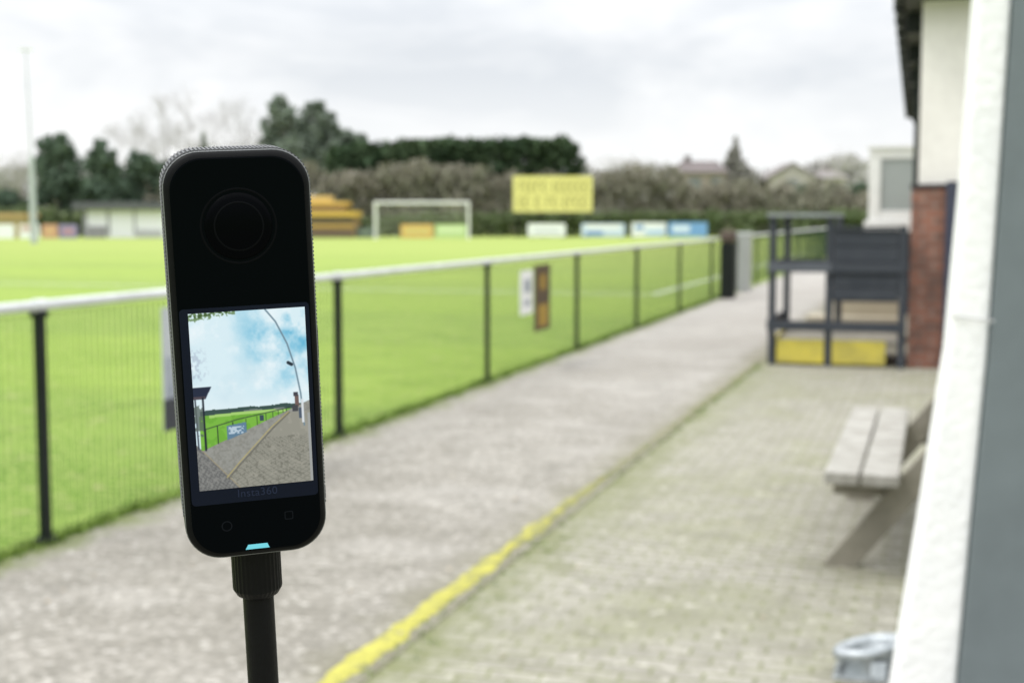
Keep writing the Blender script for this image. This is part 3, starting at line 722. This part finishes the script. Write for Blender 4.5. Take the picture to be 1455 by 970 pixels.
# ---------------------------------------------------------------- foliage
def leafcloud(name,blobs,n,size,mat,parent=None,origin=None,thin=0.35,tall=1.0):
    blobs=np.array(blobs,float); vol=blobs[:,3]*blobs[:,5]; pr=vol/vol.sum()
    idx=rng.choice(len(blobs),n,p=pr); B=blobs[idx]
    dr=rng.normal(size=(n,3)); dr/=np.linalg.norm(dr,axis=1)[:,None]
    rad=rng.random(n)**thin*(1+rng.normal(0,.10,n))
    P=B[:,:3]+dr*rad[:,None]*B[:,3:6]
    P=P[P[:,2]>0.02]; n=len(P)
    X=P[:,0]*C-P[:,1]*S; Y=P[:,0]*S+P[:,1]*C; P=np.stack([X,Y,P[:,2]],1)
    a=rng.normal(size=(n,3)); a/=np.linalg.norm(a,axis=1)[:,None]
    b_=rng.normal(size=(n,3)); b_-= (b_*a).sum(1)[:,None]*a; b_/=np.linalg.norm(b_,axis=1)[:,None]
    s=size*(.5+rng.random(n))[:,None]*.5
    a=a*s; b_=b_*s*.7; a[:,2]*=tall
    org=np.array(ORG[parent.name] if parent is not None else origin)
    P=P-org
    V=np.stack([P-a-b_,P+a-b_*.4,P+a*.6+b_,P-a*.5+b_],1).reshape(-1,3)
    me=bpy.data.meshes.new(name)
    me.vertices.add(4*n); me.vertices.foreach_set('co',V.ravel())
    me.loops.add(4*n); me.loops.foreach_set('vertex_index',np.arange(4*n))
    me.polygons.add(n); me.polygons.foreach_set('loop_start',np.arange(0,4*n,4)); me.polygons.foreach_set('loop_total',np.full(n,4))
    me.update(); me.validate(); me.materials.append(mat)
    o_=bpy.data.objects.new(name,me); COL.objects.link(o_)
    if parent is not None: o_.parent=parent
    else: o_.location=org
    ORG[o_.name]=tuple(org); return o_
F_dark=foliage('conifer_leaf_mat',(0.060,0.098,0.055),(0.10,0.14,0.075),.4)
F_left=foliage('evergreen_leaf_mat',(0.115,0.165,0.12),(0.16,0.215,0.15),.4,.6)  # leaf colour lightened to carry distance haze
F_grey=foliage('grey_green_leaf_mat',(0.21,0.26,0.205),(0.29,0.34,0.27),.35,.6)  # haze is put into this paler leaf colour, no volume used
F_scrub=foliage('scrub_mat',(0.28,0.26,0.21),(0.21,0.22,0.155),.3,.75)
F_hedge=foliage('hedge_mat',(0.13,0.17,0.085),(0.17,0.205,0.11),.5,.7)
F_far=foliage('far_wood_mat',(0.47,0.46,0.44),(0.39,0.39,0.37),.15,.8)  # far woodland paled in its colour to stand in for haze
def zt(py,d): return 1.5+(309-py)/1950*d*1.0
def band(name,prof,d,depth,zb,n,size,mat,label,cat,kind=None,rag=.25,spacing=1.3,tall=1.0):
    bl=[]
    px=[p[0] for p in prof]; py=[p[1] for p in prof]
    x=T(px[0])*d; x1=T(px[-1])*d
    while x<=x1:
        top=zt(np.interp(x/d*1950+727.5,px,py),d)*(1+random.uniform(-rag,rag)*.25)
        z=zb
        r=spacing
        while z<top-r*.3:
            rz=min(r,(top-z)/1.6+.2); bl.append((x+random.uniform(-.4,.4),d+random.uniform(0,depth),min(z+rz*.7,top-rz),r,r*1.0,rz)); z+=r*1.1
        bl.append((x,d+random.uniform(0,depth),top-r*.8,r*.8,r*.8,r*.8))
        x+=r*.8
    xm=(T(px[0])+T(px[-1]))/2
    o_=leafcloud(name,bl,n,size,mat,origin=at(xm,d),tall=tall)
    if kind: o_['kind']=kind
    tag(o_,label,cat) if not kind else None
    return o_
band('clipped_conifer_hedge',[(478,206),(500,203),(600,199),(700,196),(800,195),(818,204),(824,225)],118,2.5,0.5,15000,.5,F_dark,'tall clipped dark green conifer hedge behind the scrub','hedge',rag=.08,spacing=1.1)
band('scrub_thicket',[(215,250),(300,245),(380,238),(440,238),(520,235),(600,233),(700,240),(745,252),(820,250),(860,240),(950,244),(1010,258),(1100,264),(1250,264)],112,2.5,0,28000,.28,F_scrub,'','',kind='stuff',rag=.5,spacing=1.2,tall=1.9)
band('boundary_hedge',[(400,308),(560,306),(690,301),(800,302),(1000,299),(1250,297)],107,1.0,0,14000,.3,F_hedge,'low green boundary hedge running behind the pitch','hedge',rag=.2,spacing=.7)
band('boundary_hedge',[(-60,292),(60,296),(120,300),(240,296),(400,300)],109,2,0,7000,.35,F_hedge,'rough green hedge behind the white stand','hedge',rag=.5,spacing=.9)
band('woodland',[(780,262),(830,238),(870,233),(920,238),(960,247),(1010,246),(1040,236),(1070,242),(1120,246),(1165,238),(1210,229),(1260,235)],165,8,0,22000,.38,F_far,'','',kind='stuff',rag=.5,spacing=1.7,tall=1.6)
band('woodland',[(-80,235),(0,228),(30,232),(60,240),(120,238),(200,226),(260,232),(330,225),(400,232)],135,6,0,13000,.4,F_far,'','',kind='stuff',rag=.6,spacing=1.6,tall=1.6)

def trunkmesh(x,d,h,r,limbs=7):
    mb=MB(); p=Vector((x,d,0)); prev=p; seg=6
    for k in range(seg):
        q=Vector((x+random.uniform(-.15,.15)*h*.1,d+random.uniform(-.1,.1),h*(k+1)/seg)); mb.cyl(prev,q,r*(1-k/seg*.8),r*(1-(k+1)/seg*.8),n=8,caps=False); prev=q
    for k in range(limbs):
        z=h*random.uniform(.3,.85); a=random.uniform(0,6.28); l=h*random.uniform(.12,.2)
        mb.cyl((x,d,z),(x+l*math.cos(a),d+l*math.sin(a),z+l*.8),r*.3,r*.06,n=6,caps=False)
    return mb
def tree(px,pytop,d,wpx,mat,n,size,label,shape='round',name='tree',zb=1.5,lobes=12,lob=None,pw=.6):
    x=T(px)*d; top=zt(pytop,d); w=wpx/1950*d/2
    e=empty(name,at(T(px),d)); tag(e,label,'tree')
    build(trunkmesh(x,d,top*.85,.04*top*.5),'trunk',M_bark,e,turned=True)
    bl=[]
    if lob:
        for (lx,ly,lr) in lob:
            r=lr*.92/1950*d; bl.append((T(lx)*d,d+random.uniform(-.8,.8),zt(ly,d),r,r,r*.95))
            for k in range(5):
                a=random.uniform(0,6.28); bl.append((T(lx)*d+r*.9*math.cos(a),d+random.uniform(-.6,.6),zt(ly,d)+r*.85*math.sin(a),r*.36,r*.36,r*.34))
    elif shape=='cone':
        z=zb
        while z<top:
            f=1-(z-zb)/(top-zb); r=max(.25,w*(f**pw)); 
            for j in range(3): bl.append((x+random.uniform(-.35,.35)*r,d+random.uniform(-.35,.35)*r,z+.3,r*.75,r*.75,r*.55+.2))
            z+=max(.45,r*.5)
    else:
        for k in range(lobes):
            a=random.uniform(0,6.28); rr0=random.uniform(0,.62)*w; f=random.random()
            z=zb+(top-zb)*(.15+.7*f); sh=1-abs(f-.4)*.8
            r=w*random.uniform(.32,.5)
            bl.append((x+rr0*sh*math.cos(a),d+rr0*sh*math.sin(a),min(z,top-r*.85),r,r,r*.85))
    leafcloud('crown',bl,n,size,mat,parent=e,thin=.5)
    return e
tree(88,190,112,78,F_left,4600,.36,'broad dark evergreen tree beside the floodlight mast',lob=[(74,208,14),(92,212,20),(70,235,18),(100,240,22),(80,262,24),(108,268,18),(64,280,14),(95,285,22)])
tree(150,199,111,62,F_left,4200,.36,'dense dark green conifer behind the white stand',name='conifer_tree',lob=[(148,210,10),(143,226,16),(160,226,14),(150,246,26),(138,266,20),(165,268,20),(150,285,26)])
tree(203,214,113,66,F_left,3600,.36,'dark bushy evergreen behind the white stand',lob=[(198,230,14),(215,236,18),(192,252,18),(210,262,24),(190,280,20),(228,275,20)])
tree(402,133,124,62,F_grey,3800,.36,'tall narrow grey-green tree above the scrub',lob=[(403,146,10),(397,160,15),(412,168,16),(390,180,15),(404,190,20),(386,202,14),(416,210,20),(396,222,20),(380,226,14),(410,236,24)])
tree(455,146,126,92,F_grey,5200,.38,'broad rounded grey-green tree above the scrub',lob=[(457,158,12),(442,166,15),(466,172,15),(430,184,16),(452,190,20),(474,192,16),(436,206,20),(462,212,22),(480,216,16),(428,228,20),(455,236,26),(482,236,18)])
tree(505,186,127,60,F_grey,2800,.38,'lower spreading tree next to the conifer hedge',lob=[(498,196,10),(512,200,11),(490,208,13),(506,216,16),(520,214,10),(494,230,16),(516,232,14)])
tree(293,194,128,36,F_grey,1500,.38,'slim conifer among bare trees','cone','conifer_tree')
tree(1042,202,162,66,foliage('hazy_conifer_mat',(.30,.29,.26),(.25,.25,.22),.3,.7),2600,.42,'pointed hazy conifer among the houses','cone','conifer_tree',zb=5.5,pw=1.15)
tree(18,270,112,70,F_left,2200,.4,'low evergreen shrub behind the amber shelter',name='shrub',zb=.4)
tree(235,226,114,56,F_left,2200,.4,'evergreen tree behind the stand')
tree(1140,262,118,60,F_left,2000,.4,'dark round shrub at the end of the hedge',name='shrub',zb=.4)
tree(1215,258,118,60,F_left,2000,.4,'dark round shrub at the end of the hedge',name='shrub',zb=.4)
def bare(px,pytop,d,name='bare_tree',label='leafless spreading tree with fine twigs against the sky',r0=.16,mat=M_twig):
    x=T(px)*d; top=zt(pytop,d)
    e=empty(name,at(T(px),d)); tag(e,label,'tree')
    tr=MB(); tw=MB()
    def rec(p,dirv,l,r,dep):
        q=p+dirv*l; (tr if dep>3 else tw).cyl(p,q,r,r*.7,n=5 if dep>3 else 3,caps=False)
        if dep==0: return
        for k in range(3 if dep>1 else 4):
            v=(dirv+Vector((random.gauss(0,.5),random.gauss(0,.5),random.gauss(.10,.3)))).normalized()
            rec(q,v,l*random.uniform(.68,.88),r*.6,dep-1)
    rec(Vector((x,d,0)),Vector((0,0,1)),top*.27,r0,6)
    build(tr,'trunk',M_bark,e,turned=True); build(tw,'crown',mat,e,turned=True)
    return e
bare(255,145,130); bare(205,170,132); bare(318,155,134); bare(20,215,128,r0=.13)
bare(862,225,150,r0=.13); bare(915,222,152,r0=.13); bare(1178,215,150,r0=.13)

def house(px0,px1,pyr,pye,d,label,c=(.42,.36,.33),rm=None):
    x0,x1=T(px0)*d,T(px1)*d; ze=zt(pye,d); zr=zt(pyr,d)
    e=empty('house',at((x0+x1)/2/d,d)); tag(e,label,'house','distant houses beyond the trees')
    build(MB().box(x0+.3,x1-.3,d,d+8,0,ze),'wall',pm('house_wall_mat',c),e,turned=True)
    mb=MB(); xm=.8
    mb.add([(x0,d-.4,ze),(x1,d-.4,ze),(x1,d+8.4,ze),(x0,d+8.4,ze),(x0+xm,d+4,zr),(x1-xm,d+4,zr)],[(0,1,5,4),(1,2,5),(2,3,4,5),(3,0,4),(0,3,2,1)])
    rf=build(mb,'roof',rm or M_redtile,e,turned=True)
    build(MB().box(x0+1.2,x0+1.9,d+3.6,d+4.3,zr-1,zr+.6),'chimney',M_redtile,rf,turned=True)
    for f in (.2,.65):
        build(MB().box(x0+(x1-x0)*f,x0+(x1-x0)*f+1.4,d-.06,d-.003,ze-1.9,ze-.6),'window',M_glass,e,turned=True)
house(962,1034,228,246,158,'brick house with red-brown roof behind bare trees',(.32,.27,.25))
# gabled house facing the pitch
d=158; x0,x1=T(1088)*d,T(1160)*d; ze=zt(254,d); zr=zt(234,d)
e=empty('house',at((x0+x1)/2/d,d)); tag(e,'gabled house with grey-brown roof behind the hedge','house','distant houses beyond the trees')
mb=MB(); xm=(x0+x1)/2
mb.add([(x0+.3,d,0),(x1-.3,d,0),(x1-.3,d,ze),(xm,d,zr-.25),(x0+.3,d,ze),(x0+.3,d+7,0),(x1-.3,d+7,0),(x1-.3,d+7,ze),(xm,d+7,zr-.25),(x0+.3,d+7,ze)],
 [(0,1,2,3,4),(9,8,7,6,5),(0,5,6,1),(1,6,7,2),(4,9,5,0),(2,7,8,3),(3,8,9,4)])
build(mb,'wall',pm('pale_wall_mat',(.42,.39,.37)),e,turned=True)
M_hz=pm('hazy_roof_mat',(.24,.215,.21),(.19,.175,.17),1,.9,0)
mb=MB()
mb.add([(x0-.2,d-.3,ze-.25),(xm,d-.3,zr-.05),(xm,d+7.3,zr-.05),(x0-.2,d+7.3,ze-.25),(x0-.2,d-.3,ze),(xm,d-.3,zr+.22),(xm,d+7.3,zr+.22),(x0-.2,d+7.3,ze)],[(0,1,2,3),(4,7,6,5),(0,4,5,1),(2,6,7,3),(3,7,4,0)])
mb.add([(x1+.2,d-.3,ze-.25),(xm,d-.3,zr-.05),(xm,d+7.3,zr-.05),(x1+.2,d+7.3,ze-.25),(x1+.2,d-.3,ze),(xm,d-.3,zr+.22),(xm,d+7.3,zr+.22),(x1+.2,d+7.3,ze)],[(3,2,1,0),(5,6,7,4),(1,5,4,0),(3,7,6,2),(0,4,7,3)])
build(mb,'roof',M_hz,e,turned=True)
build(MB().box(xm-.6,xm+.6,d-.05,d-.003,ze-1.2,ze-.1),'window',M_glass,e,turned=True)
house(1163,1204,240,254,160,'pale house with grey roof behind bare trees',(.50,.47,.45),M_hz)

# ---------------------------------------------------------------- world, sun, camera
w=bpy.data.worlds.new('World'); sc.world=w; w.use_nodes=True; nt=w.node_tree
for n_ in list(nt.nodes): nt.nodes.remove(n_)
out=nt.nodes.new('ShaderNodeOutputWorld')
sky=nt.nodes.new('ShaderNodeTexSky'); sky.sky_type='NISHITA'; sky.sun_disc=False
dv=Vector((-.45,-.30,.85)).normalized()
sky.sun_elevation=math.asin(dv.z); sky.sun_rotation=math.atan2(dv.x,dv.y)
bg1=nt.nodes.new('ShaderNodeBackground'); bg1.inputs[1].default_value=.13; nt.links.new(sky.outputs[0],bg1.inputs[0])
tc=nt.nodes.new('ShaderNodeTexCoord'); mp=nt.nodes.new('ShaderNodeMapping'); mp.inputs['Scale'].default_value=(1,1,2.4)
mp.inputs['Location'].default_value=(.35,.1,.2)
nt.links.new(tc.outputs['Generated'],mp.inputs[0])
n1=noise(nt,mp.outputs[0],3.4,4,.6,.6); n2=noise(nt,mp.outputs[0],9,3,.6)
mm=math2(nt,'MULTIPLY_ADD',n2,.38,n1)
sp=nt.nodes.new('ShaderNodeSeparateXYZ'); nt.links.new(tc.outputs['Generated'],sp.inputs[0])
cf=math2(nt,'MULTIPLY',ramp(nt,mm,.52,.82),ramp(nt,sp.outputs[2],.03,.10,.25,1.0))
cc=mix(nt,cf,(1.0,1.0,1.0),(.74,.765,.80))
up=ramp(nt,sp.outputs[2],.12,1,1.12,3.5)
bg2=nt.nodes.new('ShaderNodeBackground'); nt.links.new(cc,bg2.inputs[0]); nt.links.new(up,bg2.inputs[1])
ms=nt.nodes.new('ShaderNodeMixShader'); ms.inputs[0].default_value=.91
nt.links.new(bg1.outputs[0],ms.inputs[1]); nt.links.new(bg2.outputs[0],ms.inputs[2]); nt.links.new(ms.outputs[0],out.inputs[0])
sl=bpy.data.lights.new('sun','SUN'); sl.energy=1.5; sl.angle=math.radians(15); sl.color=(1,.97,.92)
so=bpy.data.objects.new('sun',sl); COL.objects.link(so)
so.rotation_euler=dv.to_track_quat('Z','Y').to_euler()
cd=bpy.data.cameras.new('camera'); co_=bpy.data.objects.new('camera',cd); COL.objects.link(co_)
co_.location=(0,0,1.5); co_.rotation_euler=(math.radians(90-5.16),0,YAW)
cd.lens=1950/1455*36; cd.sensor_width=36; cd.clip_start=.02; cd.clip_end=4000
cd.dof.use_dof=True; cd.dof.focus_distance=.408; cd.dof.aperture_fstop=18.5
sc.camera=co_
